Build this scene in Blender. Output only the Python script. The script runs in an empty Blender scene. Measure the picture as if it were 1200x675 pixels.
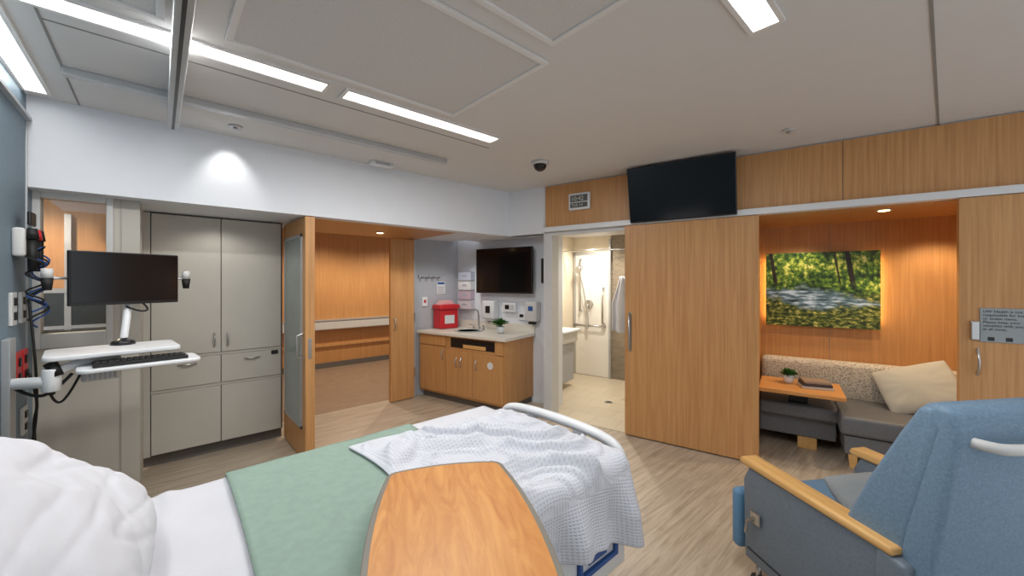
import bpy, bmesh, math, random
from mathutils import Vector, Matrix, noise
random.seed(7)
sc=bpy.context.scene
def lin(c):
    return tuple(((x/255)/12.92 if x/255<=.04045 else ((x/255+.055)/1.055)**2.4) for x in c)+(1,)
# ---------------- materials
def newmat(name):
    m=bpy.data.materials.new(name);m.use_nodes=True
    nt=m.node_tree;b=nt.nodes['Principled BSDF'];return m,nt,b
def plain(name,rgb,rough=.5,metal=0,var=.04,scale=8,bump=0,bscale=200):
    m,nt,b=newmat(name)
    tc=nt.nodes.new('ShaderNodeTexCoord')
    n=nt.nodes.new('ShaderNodeTexNoise');n.inputs['Scale'].default_value=scale;n.inputs['Detail'].default_value=3
    nt.links.new(tc.outputs['Object'],n.inputs['Vector'])
    r=nt.nodes.new('ShaderNodeValToRGB')
    c=lin(rgb);r.color_ramp.elements[0].color=tuple(x*(1-var) for x in c[:3])+(1,);r.color_ramp.elements[1].color=tuple(min(1,x*(1+var)) for x in c[:3])+(1,)
    r.color_ramp.elements[0].position=.3;r.color_ramp.elements[1].position=.7
    nt.links.new(n.outputs['Fac'],r.inputs['Fac']);nt.links.new(r.outputs['Color'],b.inputs['Base Color'])
    b.inputs['Roughness'].default_value=rough;b.inputs['Metallic'].default_value=metal
    if bump:
        n2=nt.nodes.new('ShaderNodeTexNoise');n2.inputs['Scale'].default_value=bscale;nt.links.new(tc.outputs['Object'],n2.inputs['Vector'])
        bp=nt.nodes.new('ShaderNodeBump');bp.inputs['Strength'].default_value=bump;bp.inputs['Distance'].default_value=.002
        nt.links.new(n2.outputs['Fac'],bp.inputs['Height']);nt.links.new(bp.outputs['Normal'],b.inputs['Normal'])
    return m
def wood(name,c1,c2,scale=(60,60,1.6),rough=.42,big=.35):
    m,nt,b=newmat(name)
    tc=nt.nodes.new('ShaderNodeTexCoord');mp=nt.nodes.new('ShaderNodeMapping');mp.inputs['Scale'].default_value=scale
    nt.links.new(tc.outputs['Object'],mp.inputs['Vector'])
    n=nt.nodes.new('ShaderNodeTexNoise');n.inputs['Scale'].default_value=1;n.inputs['Detail'].default_value=4;n.inputs['Roughness'].default_value=.6;n.inputs['Distortion'].default_value=big
    nt.links.new(mp.outputs['Vector'],n.inputs['Vector'])
    r=nt.nodes.new('ShaderNodeValToRGB');r.color_ramp.elements[0].color=lin(c1);r.color_ramp.elements[1].color=lin(c2)
    r.color_ramp.elements[0].position=.3;r.color_ramp.elements[1].position=.68
    nt.links.new(n.outputs['Fac'],r.inputs['Fac']);nt.links.new(r.outputs['Color'],b.inputs['Base Color'])
    b.inputs['Roughness'].default_value=rough
    return m
def floor_mat():
    m,nt,b=newmat('vinyl_plank')
    tc=nt.nodes.new('ShaderNodeTexCoord')
    br=nt.nodes.new('ShaderNodeTexBrick');br.inputs['Scale'].default_value=1;br.inputs['Brick Width'].default_value=1.2;br.inputs['Row Height'].default_value=.16
    br.inputs['Mortar Size'].default_value=.0015;br.inputs['Color1'].default_value=(.4,.4,.4,1);br.inputs['Color2'].default_value=(.65,.65,.65,1);br.inputs['Mortar'].default_value=(.15,.15,.15,1);br.offset=.37
    nt.links.new(tc.outputs['Object'],br.inputs['Vector'])
    mp=nt.nodes.new('ShaderNodeMapping');mp.inputs['Scale'].default_value=(2.2,30,1);nt.links.new(tc.outputs['Object'],mp.inputs['Vector'])
    n=nt.nodes.new('ShaderNodeTexNoise');n.inputs['Scale'].default_value=1;n.inputs['Detail'].default_value=6;n.inputs['Distortion'].default_value=.8;n.inputs['Roughness'].default_value=.65
    nt.links.new(mp.outputs['Vector'],n.inputs['Vector'])
    mx=nt.nodes.new('ShaderNodeMixRGB');mx.inputs['Fac'].default_value=.2
    nt.links.new(n.outputs['Fac'],mx.inputs['Color1']);nt.links.new(br.outputs['Color'],mx.inputs['Color2'])
    r=nt.nodes.new('ShaderNodeValToRGB');r.color_ramp.elements[0].position=.28;r.color_ramp.elements[1].position=.66
    r.color_ramp.elements[0].color=lin((140,124,106));r.color_ramp.elements[1].color=lin((202,188,169))
    nt.links.new(mx.outputs['Color'],r.inputs['Fac']);nt.links.new(r.outputs['Color'],b.inputs['Base Color'])
    b.inputs['Roughness'].default_value=.38
    return m
def tile(name,c1,c2,mortar,w,h,axes='xy',ms=.004,rough=.35):
    m,nt,b=newmat(name)
    tc=nt.nodes.new('ShaderNodeTexCoord');v=tc.outputs['Object']
    if axes=='xz':
        sp=nt.nodes.new('ShaderNodeSeparateXYZ');cb=nt.nodes.new('ShaderNodeCombineXYZ');nt.links.new(v,sp.inputs[0])
        nt.links.new(sp.outputs['X'],cb.inputs['X']);nt.links.new(sp.outputs['Z'],cb.inputs['Y']);v=cb.outputs[0]
    br=nt.nodes.new('ShaderNodeTexBrick');br.inputs['Scale'].default_value=1;br.inputs['Brick Width'].default_value=w;br.inputs['Row Height'].default_value=h
    br.inputs['Mortar Size'].default_value=ms;br.inputs['Color1'].default_value=lin(c1);br.inputs['Color2'].default_value=lin(c2);br.inputs['Mortar'].default_value=lin(mortar)
    nt.links.new(v,br.inputs['Vector']);nt.links.new(br.outputs['Color'],b.inputs['Base Color']);b.inputs['Roughness'].default_value=rough
    return m
def waffle(name,rgb,sc_=90,bump=.6,dist=.004,dk=.8):
    m,nt,b=newmat(name)
    tc=nt.nodes.new('ShaderNodeTexCoord')
    b.inputs['Base Color'].default_value=lin(rgb);b.inputs['Roughness'].default_value=.9
    hs=[]
    for ax in ('X','Y'):
        w=nt.nodes.new('ShaderNodeTexWave');w.bands_direction=ax;w.inputs['Scale'].default_value=sc_/6.28*2;nt.links.new(tc.outputs['UV' if name=='waffle_throw' else 'Object'],w.inputs['Vector']);hs.append(w)
    mm=nt.nodes.new('ShaderNodeMath');mm.operation='MULTIPLY';nt.links.new(hs[0].outputs['Fac'],mm.inputs[0]);nt.links.new(hs[1].outputs['Fac'],mm.inputs[1])
    r=nt.nodes.new('ShaderNodeValToRGB');c=lin(rgb);r.color_ramp.elements[0].color=c;r.color_ramp.elements[1].color=tuple(x*dk for x in c[:3])+(1,)
    nt.links.new(mm.outputs[0],r.inputs['Fac']);nt.links.new(r.outputs['Color'],b.inputs['Base Color'])
    bp=nt.nodes.new('ShaderNodeBump');bp.inputs['Strength'].default_value=bump;bp.inputs['Distance'].default_value=dist;bp.invert=True
    nt.links.new(mm.outputs[0],bp.inputs['Height']);nt.links.new(bp.outputs['Normal'],b.inputs['Normal'])
    return m
def emis(name,rgb,s):
    m,nt,b=newmat(name);b.inputs['Base Color'].default_value=(.8,.8,.8,1);b.inputs['Emission Color'].default_value=lin(rgb);b.inputs['Emission Strength'].default_value=s;return m
WOOD=wood('oak_veneer',(182,130,78),(206,156,102))
WOODH=wood('oak_veneer_warm',(178,126,74),(200,148,94))
WOODX=wood('oak_horizontal',(196,130,68),(218,158,90),scale=(3,50,50),big=.6)
WOODARM=wood('oak_arm',(206,156,92),(226,180,116),scale=(60,3,60))
WOODT=wood('overbed_wood',(186,120,60),(212,152,86),scale=(22,3.2,20),big=1.6,rough=.4)
FLOOR=floor_mat()
CEIL=plain('ceiling_paint',(214,213,212),.75,var=.01)
CEILT=plain('ceiling_trim',(224,223,222),.6,var=.01)
SEAM=plain('seam_gray',(140,138,136),.7)
WHITEW=plain('white_wall_paint',(224,228,235),.7,var=.01)
GRAYW=plain('gray_wall_paint',(172,175,182),.7,var=.02)
BLUEW=plain('blue_wall_panel',(112,132,146),.6,var=.06,scale=40)
CAB=plain('greige_laminate',(190,186,177),.5,var=.015)
CABD=plain('greige_frame',(172,169,161),.5,var=.015)
DARK=plain('dark_plastic',(24,24,27),.35)
SCREEN=plain('screen_glass',(14,15,18),.12,var=.02)
BLACK=plain('black_rubber',(12,12,12),.6)
BASE=plain('baseboard_vinyl',(100,95,90),.6)
WHITEP=plain('white_plastic',(222,225,228),.35,var=.01)
OFFW=plain('offwhite_plastic',(203,204,203),.4,var=.02)
METAL=plain('brushed_steel',(190,190,190),.28,metal=1)
ALU=plain('aluminium',(190,192,194),.42,metal=.6)
COUNTER=plain('solid_surface',(224,219,208),.3,var=.03,scale=60)
RED=plain('sharps_red',(200,36,44),.35)
BLUEC=plain('blue_accent',(40,84,150),.4)
GREEN=plain('sage_coverlet',(138,160,148),.9,var=.05,scale=30,bump=.5,bscale=300)
SHEET=plain('white_linen',(204,205,212),.9,var=.02,bump=.3,bscale=300)
THROW=waffle('waffle_throw',(208,211,220),1,.5,.003,.82)
UPH=plain('slate_blue_vinyl',(112,140,164),.55,var=.14,scale=110,bump=.4,bscale=400)
UPHG=plain('gray_side_vinyl',(104,116,128),.5,var=.1,scale=110,bump=.3,bscale=400)
SEATB=plain('seat_blue_vinyl',(92,134,168),.55,var=.08,scale=90)
SOFAG=plain('sofa_gray_vinyl',(104,106,110),.5,var=.08,scale=40)
CUSH=waffle('woven_cushion',(192,190,180),140,.5,.002)
CUSHG=waffle('gray_cushion',(150,154,156),160,.5,.002)
LEAF=plain('leaf_green',(58,110,44),.5,var=.4,scale=60)
TAN=plain('cream_bath_wall',(228,216,194),.6,var=.02)
SHOWER=plain('shower_white',(236,232,224),.3,var=.01)
BTILE=tile('bath_floor_tile',(206,194,172),(198,186,164),(182,170,150),.3,.3)
WTILE=tile('bath_mosaic',(140,126,106),(116,104,90),(150,140,126),.08,.03,'xz',.002)
GLOW=emis('led_white',(255,253,248),6)
WARM=emis('led_warm',(255,214,150),9)
def pattern_fabric():
    m,nt,b=newmat('patterned_beige_fabric')
    tc=nt.nodes.new('ShaderNodeTexCoord');v=nt.nodes.new('ShaderNodeTexVoronoi');v.inputs['Scale'].default_value=60
    nt.links.new(tc.outputs['Object'],v.inputs['Vector'])
    r=nt.nodes.new('ShaderNodeValToRGB');r.color_ramp.elements[0].color=lin((128,112,98));r.color_ramp.elements[1].color=lin((204,196,182))
    r.color_ramp.elements[0].position=.1;r.color_ramp.elements[1].position=.55
    nt.links.new(v.outputs['Distance'],r.inputs['Fac']);nt.links.new(r.outputs['Color'],b.inputs['Base Color']);b.inputs['Roughness'].default_value=.85
    return m
PATT=pattern_fabric()
def glass_mat():
    m,nt,b=newmat('door_glass');b.inputs['Base Color'].default_value=(.3,.34,.34,1);b.inputs['Roughness'].default_value=.03
    b.inputs['Alpha'].default_value=.16
    return m
GLASS=glass_mat()
FROST=plain('frosted_glass',(146,156,156),.15,var=.08,scale=3)
def painting():
    m,nt,b=newmat('landscape_print')
    tc=nt.nodes.new('ShaderNodeTexCoord');sp=nt.nodes.new('ShaderNodeSeparateXYZ');nt.links.new(tc.outputs['Generated'],sp.inputs[0])
    def N(scale,det,vec=(1,1,1),dist=0):
        mp=nt.nodes.new('ShaderNodeMapping');mp.inputs['Scale'].default_value=vec;nt.links.new(tc.outputs['Generated'],mp.inputs['Vector'])
        n=nt.nodes.new('ShaderNodeTexNoise');n.inputs['Scale'].default_value=scale;n.inputs['Detail'].default_value=det;n.inputs['Distortion'].default_value=dist;n.inputs['Roughness'].default_value=.62;nt.links.new(mp.outputs[0],n.inputs['Vector']);return n.outputs['Fac']
    def M(op,a,c,clamp=False):
        k=nt.nodes.new('ShaderNodeMath');k.operation=op;k.use_clamp=clamp
        for i,x in enumerate((a,c)):
            if isinstance(x,(int,float)):k.inputs[i].default_value=x
            else:nt.links.new(x,k.inputs[i])
        return k.outputs[0]
    def RAMP(f,els):
        r=nt.nodes.new('ShaderNodeValToRGB')
        while len(r.color_ramp.elements)<len(els):r.color_ramp.elements.new(.5)
        for e,(p,c) in zip(r.color_ramp.elements,els):e.position=p;e.color=lin(c)
        nt.links.new(f,r.inputs['Fac']);return r.outputs['Color']
    def MIX(f,a,c):
        k=nt.nodes.new('ShaderNodeMixRGB');nt.links.new(f,k.inputs['Fac']);nt.links.new(a,k.inputs['Color1']);nt.links.new(c,k.inputs['Color2']);return k.outputs[0]
    X=sp.outputs['X'];Z=sp.outputs['Z']
    big=N(3.2,3)
    f1=M('ADD',M('MULTIPLY',N(17,8,(1.3,1,1)),.6),M('MULTIPLY',big,.4))
    foliage=RAMP(f1,[(.40,(16,26,12)),(.47,(44,74,22)),(.53,(92,124,40)),(.58,(176,186,80)),(.66,(244,236,176))])
    water=RAMP(N(9,6,(.7,1,3)),[(.36,(30,40,36)),(.5,(90,116,132)),(.6,(184,204,224))])
    bank=RAMP(N(18,8,(1,1,1.6)),[(.38,(22,26,12)),(.48,(60,76,28)),(.57,(122,126,56)),(.66,(204,192,110))])
    zc=M('ADD',M('MULTIPLY',X,-.15),.46)
    d=M('ABSOLUTE',M('SUBTRACT',Z,zc),0)
    d=M('ADD',d,M('MULTIPLY',M('SUBTRACT',N(5,4),.5),.3))
    wx=M('SUBTRACT',1.0,M('MULTIPLY',M('ABSOLUTE',M('SUBTRACT',X,.42),0),1.4))
    wmask=M('MULTIPLY',M('SUBTRACT',M('MULTIPLY',wx,.19),d),14,True)
    low=M('MULTIPLY',M('SUBTRACT',.48,M('ADD',Z,M('MULTIPLY',M('SUBTRACT',N(6,3),.5),.3))),10,True)
    col=MIX(low,foliage,bank);col=MIX(wmask,col,water)
    w=nt.nodes.new('ShaderNodeTexNoise');w.noise_dimensions='1D';w.inputs['Scale'].default_value=9;w.inputs['Detail'].default_value=1
    nt.links.new(M('ADD',X,M('MULTIPLY',Z,.12)),w.inputs['W'])
    tm=M('MULTIPLY',M('SUBTRACT',w.outputs['Fac'],.60),26,True);tm=M('MULTIPLY',tm,M('MULTIPLY',M('SUBTRACT',Z,.5),9,True))
    dk=nt.nodes.new('ShaderNodeRGB');dk.outputs[0].default_value=lin((34,26,16));col=MIX(tm,col,dk.outputs[0])
    nt.links.new(col,b.inputs['Base Color']);b.inputs['Roughness'].default_value=.35
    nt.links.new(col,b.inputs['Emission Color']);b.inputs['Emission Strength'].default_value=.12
    return m
PAINT=painting()
# ---------------- geometry helpers
def root(name,M=None):
    e=bpy.data.objects.new(name,None);sc.collection.objects.link(e);e.empty_display_size=.1
    if M is not None:e.matrix_world=M
    return e
def mesh(name,vs,fs,mat,par=None,bev=0,seg=2,smooth=False,M=None,sub=0,solid=0):
    me=bpy.data.meshes.new(name);me.from_pydata([tuple(v) for v in vs],[],fs)
    bm=bmesh.new();bm.from_mesh(me);bmesh.ops.recalc_face_normals(bm,faces=bm.faces);bm.to_mesh(me);bm.free()
    me.materials.append(mat);o=bpy.data.objects.new(name,me);sc.collection.objects.link(o)
    if par is not None:o.parent=par
    if M is not None:o.matrix_world=M
    if smooth:
        for p in me.polygons:p.use_smooth=True
    if solid:
        s=o.modifiers.new('s','SOLIDIFY');s.thickness=solid;s.offset=0
    if bev:
        b=o.modifiers.new('b','BEVEL');b.width=bev;b.segments=seg;b.limit_method='ANGLE'
        if seg>2:
            for p in me.polygons:p.use_smooth=True
    if sub:
        s=o.modifiers.new('u','SUBSURF');s.levels=sub;s.render_levels=sub
    return o
BF=[(0,1,3,2),(4,6,7,5),(0,4,5,1),(2,3,7,6),(0,2,6,4),(1,5,7,3)]
def bv(x0,x1,y0,y1,z0,z1):return [(x,y,z) for x in (x0,x1) for y in (y0,y1) for z in (z0,z1)]
def box(name,x0,x1,y0,y1,z0,z1,mat,par=None,bev=.003,seg=2,M=None):
    return mesh(name,bv(x0,x1,y0,y1,z0,z1),BF,mat,par,bev,seg,M=M)
def boxes(name,L,mat,par=None,bev=0,M=None,seg=2):
    vs=[];fs=[]
    for b in L:
        k=len(vs);vs+=bv(*b);fs+=[tuple(i+k for i in f) for f in BF]
    return mesh(name,vs,fs,mat,par,bev,seg,M=M)
def prism(name,pts,z0,z1,mat,par=None,bev=.003,axis='z',M=None,seg=2,smooth=False):
    n=len(pts)
    def P(a,b,z):return {'z':(a,b,z),'y':(a,z,b),'x':(z,a,b)}[axis]
    vs=[P(a,b,z0) for a,b in pts]+[P(a,b,z1) for a,b in pts]
    fs=[tuple(range(n)),tuple(range(2*n-1,n-1,-1))]+[(i,(i+1)%n,(i+1)%n+n,i+n) for i in range(n)]
    return mesh(name,vs,fs,mat,par,bev,seg,M=M,smooth=smooth)
def tube(name,pts,r,mat,par=None,M=None,smoothc=False,res=6):
    cu=bpy.data.curves.new(name,'CURVE');cu.dimensions='3D';cu.bevel_depth=r;cu.bevel_resolution=res;cu.use_fill_caps=True
    s=cu.splines.new('NURBS' if smoothc else 'POLY');s.points.add(len(pts)-1)
    for p,q in zip(s.points,pts):p.co=(q[0],q[1],q[2],1)
    if smoothc:s.use_endpoint_u=True;s.order_u=3;s.resolution_u=8
    tmp=bpy.data.objects.new(name+'_c',cu);me=bpy.data.meshes.new_from_object(tmp);bpy.data.objects.remove(tmp)
    me.materials.clear();me.materials.append(mat)
    for p in me.polygons:p.use_smooth=True
    o=bpy.data.objects.new(name,me);sc.collection.objects.link(o)
    if par is not None:o.parent=par
    if M is not None:o.matrix_world=M
    return o
def cyl(name,p0,p1,r0,mat,par=None,r1=None,n=28,bev=0,M=None):
    r1=r0 if r1 is None else r1
    a=Vector(p0);b=Vector(p1);d=(b-a).normalized();u=d.orthogonal().normalized();w=d.cross(u)
    vs=[];
    for c,r in ((a,r0),(b,r1)):
        for i in range(n):
            t=2*math.pi*i/n;vs.append(c+u*math.cos(t)*r+w*math.sin(t)*r)
    fs=[tuple(range(n)),tuple(range(2*n-1,n-1,-1))]+[(i,(i+1)%n,(i+1)%n+n,i+n) for i in range(n)]
    o=mesh(name,vs,fs,mat,par,bev,2,M=M)
    if n>6:
        for p in o.data.polygons:
            if len(p.vertices)==4:p.use_smooth=True
    return o
def lathe(name,prof,c,mat,par=None,n=28,M=None):
    vs=[];fs=[]
    for r,z in prof:
        for i in range(n):
            t=2*math.pi*i/n;vs.append((c[0]+r*math.cos(t),c[1]+r*math.sin(t),c[2]+z))
    for j in range(len(prof)-1):
        for i in range(n):fs.append((j*n+i,j*n+(i+1)%n,(j+1)*n+(i+1)%n,(j+1)*n+i))
    fs.append(tuple(range(n)));fs.append(tuple(range(len(prof)*n-1,(len(prof)-1)*n-1,-1)))
    return mesh(name,vs,fs,mat,par,smooth=True,M=M)
def surf(name,f,nu,nv,mat,par=None,solid=.006,M=None,sub=0,uv=None):
    vs=[f(i/nu,j/nv) for i in range(nu+1) for j in range(nv+1)]
    fs=[(i*(nv+1)+j,(i+1)*(nv+1)+j,(i+1)*(nv+1)+j+1,i*(nv+1)+j+1) for i in range(nu) for j in range(nv)]
    o=mesh(name,vs,fs,mat,par,smooth=True,solid=solid,M=M,sub=sub)
    if uv:
        l=o.data.uv_layers.new(name='UVMap')
        for lp in o.data.loops:
            k=lp.vertex_index;l.data[lp.index].uv=((k//(nv+1))/nu*uv[0],(k%(nv+1))/nv*uv[1])
    return o
def pillow(name,w,l,h,mat,par=None,M=None,seed=0,n=44,wr=.02,p=2.6,fq=1.3,crease=0):
    vs=[];fs=[];idx={}
    def pt(u,v,s):
        pin=1-.07*(u*u*v*v)
        ex=1-.05*(1-v*v)*abs(u)**3;ey=1-.05*(1-u*u)*abs(v)**3
        x=u*w/2*ex*pin;y=v*l/2*ey*pin
        b=max(0,(1-abs(u)**p)*(1-abs(v)**p))**.55
        q=Vector((u*fq+seed,v*fq,s*3+seed));nn=noise.noise(q)*wr+noise.noise(q*1.9)*wr*.5
        cr=.012*wr/.03*math.sin(math.atan2(v,u)*14+seed)*(u*u+v*v)*.5*(1-abs(u)**6)*(1-abs(v)**6)
        if crease:
            t=noise.noise(Vector((u*1.1+seed,v*3.4+u*1.3,4+s)));cr-=crease*math.exp(-(t/.07)**2)*min(1,b*1.5)
            t=noise.noise(Vector((u*3.0-v*1.6,v*1.2+seed,14+s)));cr-=crease*.7*math.exp(-(t/.06)**2)*min(1,b*1.5)
        z=s*(h/2*b)+nn*min(1,b*2)+s*cr
        return (x,y,z)
    for s in (1,-1):
        for i in range(n+1):
            for j in range(n+1):
                if s==-1 and (i in (0,n) or j in (0,n)):idx[(s,i,j)]=idx[(1,i,j)];continue
                idx[(s,i,j)]=len(vs);vs.append(pt(-1+2*i/n,-1+2*j/n,s))
    for s in (1,-1):
        for i in range(n):
            for j in range(n):fs.append((idx[(s,i,j)],idx[(s,i+1,j)],idx[(s,i+1,j+1)],idx[(s,i,j+1)]))
    return mesh(name,vs,fs,mat,par,smooth=True,M=M,sub=1)
def leaves(name,c,R,H,n,L,mat,par=None,seed=1):
    rnd=random.Random(seed);vs=[];fs=[]
    for k in range(n):
        th=rnd.uniform(0,6.28);ph=rnd.uniform(.1,1.3);d=Vector((math.cos(th)*math.sin(ph),math.sin(th)*math.sin(ph),math.cos(ph)))
        st=Vector(c)+Vector((d.x*R*rnd.uniform(.1,.7),d.y*R*rnd.uniform(.1,.7),H*rnd.uniform(0,.6)))
        ln=L*rnd.uniform(.7,1.2);sd=d.cross(Vector((0,0,1)));sd=sd.normalized() if sd.length>.01 else Vector((1,0,0))
        i=len(vs);w=ln*.22
        vs+=[st,st+d*ln*.5+sd*w,st+d*ln+Vector((0,0,-ln*.25)),st+d*ln*.5-sd*w];fs.append((i,i+1,i+2,i+3))
    return mesh(name,vs,fs,mat,par)
def text(name,body,size,loc,rot,mat,par=None,align='LEFT'):
    cu=bpy.data.curves.new(name,'FONT');cu.body=body;cu.size=size;cu.extrude=.0005;cu.align_x=align
    o=bpy.data.objects.new(name,cu);sc.collection.objects.link(o);cu.materials.append(mat)
    if par is not None:o.parent=par
    o.location=loc;o.rotation_euler=rot;return o
def area(name,loc,rot,sx,sy,e,col=(1,1,1)):
    l=bpy.data.lights.new(name,'AREA');l.shape='RECTANGLE';l.size=sx;l.size_y=sy;l.energy=e;l.color=col
    o=bpy.data.objects.new(name,l);sc.collection.objects.link(o);o.location=loc;o.rotation_euler=rot
    return o
def spot(name,loc,e,ang,col=(1,.85,.65),blend=.6,target=None):
    l=bpy.data.lights.new(name,'SPOT');l.energy=e;l.spot_size=math.radians(ang);l.spot_blend=blend;l.color=col;l.shadow_soft_size=.04
    o=bpy.data.objects.new(name,l);sc.collection.objects.link(o);o.location=loc
    if target is not None:o.rotation_euler=(Vector(target)-Vector(loc)).to_track_quat('-Z','Y').to_euler()
    return o
R=math.radians
MB=Matrix.Translation((3.688,2.273,0))@Matrix.Rotation(math.atan2(-.9737,.228),4,'Z')
def BP(s,d,z=0):
    v=MB@Vector((s,d,z));return v
CZ=2.74
# ---------------- room shell
floor=mesh('floor',bv(-.8,6.4,-1.6,8.0,-.1,0),BF,FLOOR)
ceil=mesh('ceiling',bv(-.75,5.0,-1.6,3.76,CZ,CZ+.1),BF,CEIL)
box('wall_left',-.75,-.6,-1.6,3.95,0,CZ,BLUEW,bev=0)
boxes('trim_1',[(-.6,-.575,-1.6,3.75,2.58,2.6)],ALU)
boxes('wall_soffit',[(-.6,3.34,3.76,3.9,2.18,CZ),(-.6,3.3,3.9,5.0,2.2,2.3)],WHITEW)
boxes('wall_window',[(-.6,-.571,3.92,4.05,0,2.2),(-.264,-.1,3.92,4.05,0,2.2),(-.571,-.264,3.92,4.05,0,1.26),(-.571,-.264,3.92,4.05,2.15,2.2),(-.14,-.1,4.05,4.56,0,2.2)],CAB)
boxes('trim_11',[(-.2,-.193,3.915,3.921,0.1,2.18)],CABD)
w=root('window_1')
boxes('frame',[(-.6,-.565,3.895,3.93,1.165,2.19),(-.27,-.235,3.895,3.93,1.165,2.19),(-.565,-.27,3.895,3.93,2.14,2.19),(-.565,-.27,3.895,3.93,1.165,1.26)],OFFW,w,.004)
box('pane',-.572,-.263,3.98,3.985,1.25,2.16,GLASS,w,0)
boxes('blind_head',[(-.565,-.27,3.99,4.02,1.24,1.27)],DARK,w)
boxes('wall_staff_station',[(-1.6,-.14,5.3,5.4,0,2.5),(-1.65,-1.55,4.0,5.4,0,2.5)],WOODH)
boxes('window_2',[(-1.2,-.2,5.24,5.29,.9,1.5),],SCREEN)
boxes('trim_2',[(-1.2,-.15,5.22,5.29,1.5,1.54),(-1.2,-.15,5.22,5.29,1.18,1.21),(-.62,-.58,5.23,5.29,.9,2.2)],ALU)
box('baseboard_window',-.6,-.1,3.905,3.925,0,.1,BASE)
boxes('wall_alcove_back',[(-.14,1.0,5.2,5.3,0,2.3)],CAB)
boxes('wall_corridor',[(1.0,5.6,7.7,7.8,0,2.6),(1.0,1.05,5.2,7.7,0,2.6),(5.5,5.6,5.2,7.7,0,2.6)],WOODH)
boxes('ceiling_corridor',[(1.0,5.6,5.12,7.8,2.6,2.7),(1.0,2.63,4.98,5.12,2.2,2.7)],CEIL)
boxes('ceiling_doorway',[(1.04,2.66,3.92,5.0,2.185,2.2)],WOODH)
boxes('wall_sink_alcove',[(2.63,3.44,5.0,5.12,0,2.3)],GRAYW)
h=root('handrail')
boxes('rail',[(1.06,5.4,7.56,7.6,.72,.88)],OFFW,h,.015)
boxes('rail_cap',[(1.06,5.4,7.55,7.7,.88,.9)],ALU,h)
boxes('brackets',[(x,x+.05,7.6,7.7,.76,.84) for x in (1.5,2.3,3.1,3.9)],ALU,h)
boxes('trim_3',[(1.06,5.4,7.66,7.7,.40,.44)],WOOD)
boxes('baseboard_corridor',[(1.06,5.4,7.68,7.7,0,.1)],BASE)
boxes('floor_corridor',[(1.05,5.5,5.08,7.7,0,.004)],plain('corridor_vinyl',(152,130,110),.4,var=.1))
boxes('trim_4',[(2.615,2.64,4.93,5.0,0,2.18)],ALU)
d=root('door_1')
boxes('leaf',[(.955,1.035,3.77,4.55,.01,2.175)],WOOD,d,.004)
boxes('vision_frame',[(.944,.958,3.86,4.5,.28,.31),(.944,.958,3.86,4.5,2.0,2.03),(.944,.958,3.86,3.89,.28,2.03),(.944,.958,4.47,4.5,.28,2.03)],ALU,d,.002)
box('vision_glass',.948,.955,3.89,4.47,.31,2.0,FROST,d,0)
tube('pull',[(.95,3.82,.92),(.90,3.82,.94),(.90,3.82,1.12),(.95,3.82,1.14)],.009,METAL,d)
box('latch_plate',.98,1.005,3.765,3.771,.92,1.1,METAL,d,.001)
d=root('door_2')
box('leaf',2.27,2.61,4.91,4.96,.01,2.17,WOOD,d,.004)
tube('pull',[(2.32,4.91,.95),(2.32,4.87,.97),(2.32,4.87,1.1),(2.32,4.91,1.12)],.008,METAL,d)
boxes('hinges',[(2.605,2.63,4.9,4.92,z,z+.12) for z in (.3,1.05,1.9)],METAL,d)
dl=root('ceiling_light');cyl('trim_ring',(1.95,4.5,2.184),(1.95,4.5,2.175),.05,WHITEP,dl);cyl('lens',(1.95,4.5,2.176),(1.95,4.5,2.172),.036,WARM,dl)
# ---------------- tall cabinet
cab=root('wardrobe_cabinet')
X0,X1=-.05,.93
box('carcass',-.098,.945,4.57,5.15,.1,2.195,BASE,cab,.002)
box('plinth',-.098,.945,4.62,5.15,0,.1,BASE,cab,0)
xm=.435
for i,(a,b,z0,z1) in enumerate([(X0,xm,.945,2.185),(xm,X1,.945,2.185),(X0,xm,.66,.915),(xm,X1,.66,.915),(X0,xm,.11,.63),(xm,X1,.11,.63)]):
    box('front_%d'%(i+1),a+.003,b-.003,4.548,4.57,z0,z1,CAB,cab,.003)
boxes('rails',[(X0,X1,4.56,4.571,.918,.942),(X0,X1,4.56,4.571,.633,.657)],CAB,cab)
box('side_filler',-.098,-.053,4.555,4.572,.1,2.19,CAB,cab,.002)
def bow(name,x,y,z,par,vert=True,L=.13,out=.03,mat=METAL):
    pts=[]
    for k in range(7):
        t=k/6-.5;o=out*(1-(2*t)**2)
        pts.append((x,y-o,z+t*L) if vert else (x+t*L,y-o,z))
    return tube(name,pts,.007,mat,par,smoothc=True)
bow('pull_1',xm-.05,4.548,1.06,cab);bow('pull_2',xm+.05,4.548,1.06,cab)
bow('pull_3',.19,4.548,.86,cab,False);bow('pull_4',.68,4.548,.86,cab,False)
box('lock_keypad',.84,.9,4.542,4.55,.87,.91,DARK,cab)
# ---------------- wall C with sink alcove (frame B)
def BB(name,L,mat,par=None,bev=0):
    if par is None:return boxes(name,L,mat,bev=bev,M=MB)
    return boxes(name,L,mat,par,bev)
BB('wall_media',[(-2.72,-1.0,.33,.45,0,2.3),(-1.02,-1.0,.0,.33,0,2.3)],WHITEW)
BB('wall_header',[(-1.53,-.99,0,.12,2.18,CZ)],WHITEW)
BB('ceiling_alcove',[(-2.3,-1.0,.02,.45,2.18,2.2)],WHITEW)
sk=root('sink_cabinet',MB)
prism('carcass',[(-1.37,-.31),(-1.37,.325),(-2.70,.325),(-2.84,-.31)],.09,.88,WOOD,sk,0)
prism('plinth',[(-1.40,-.26),(-1.40,.325),(-2.70,.325),(-2.82,-.26)],0,.09,BASE,sk,0)
prism('countertop',[(-1.33,-.37),(-1.33,.325),(-2.70,.325),(-2.855,-.37)],.885,.925,COUNTER,sk,.006)
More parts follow.
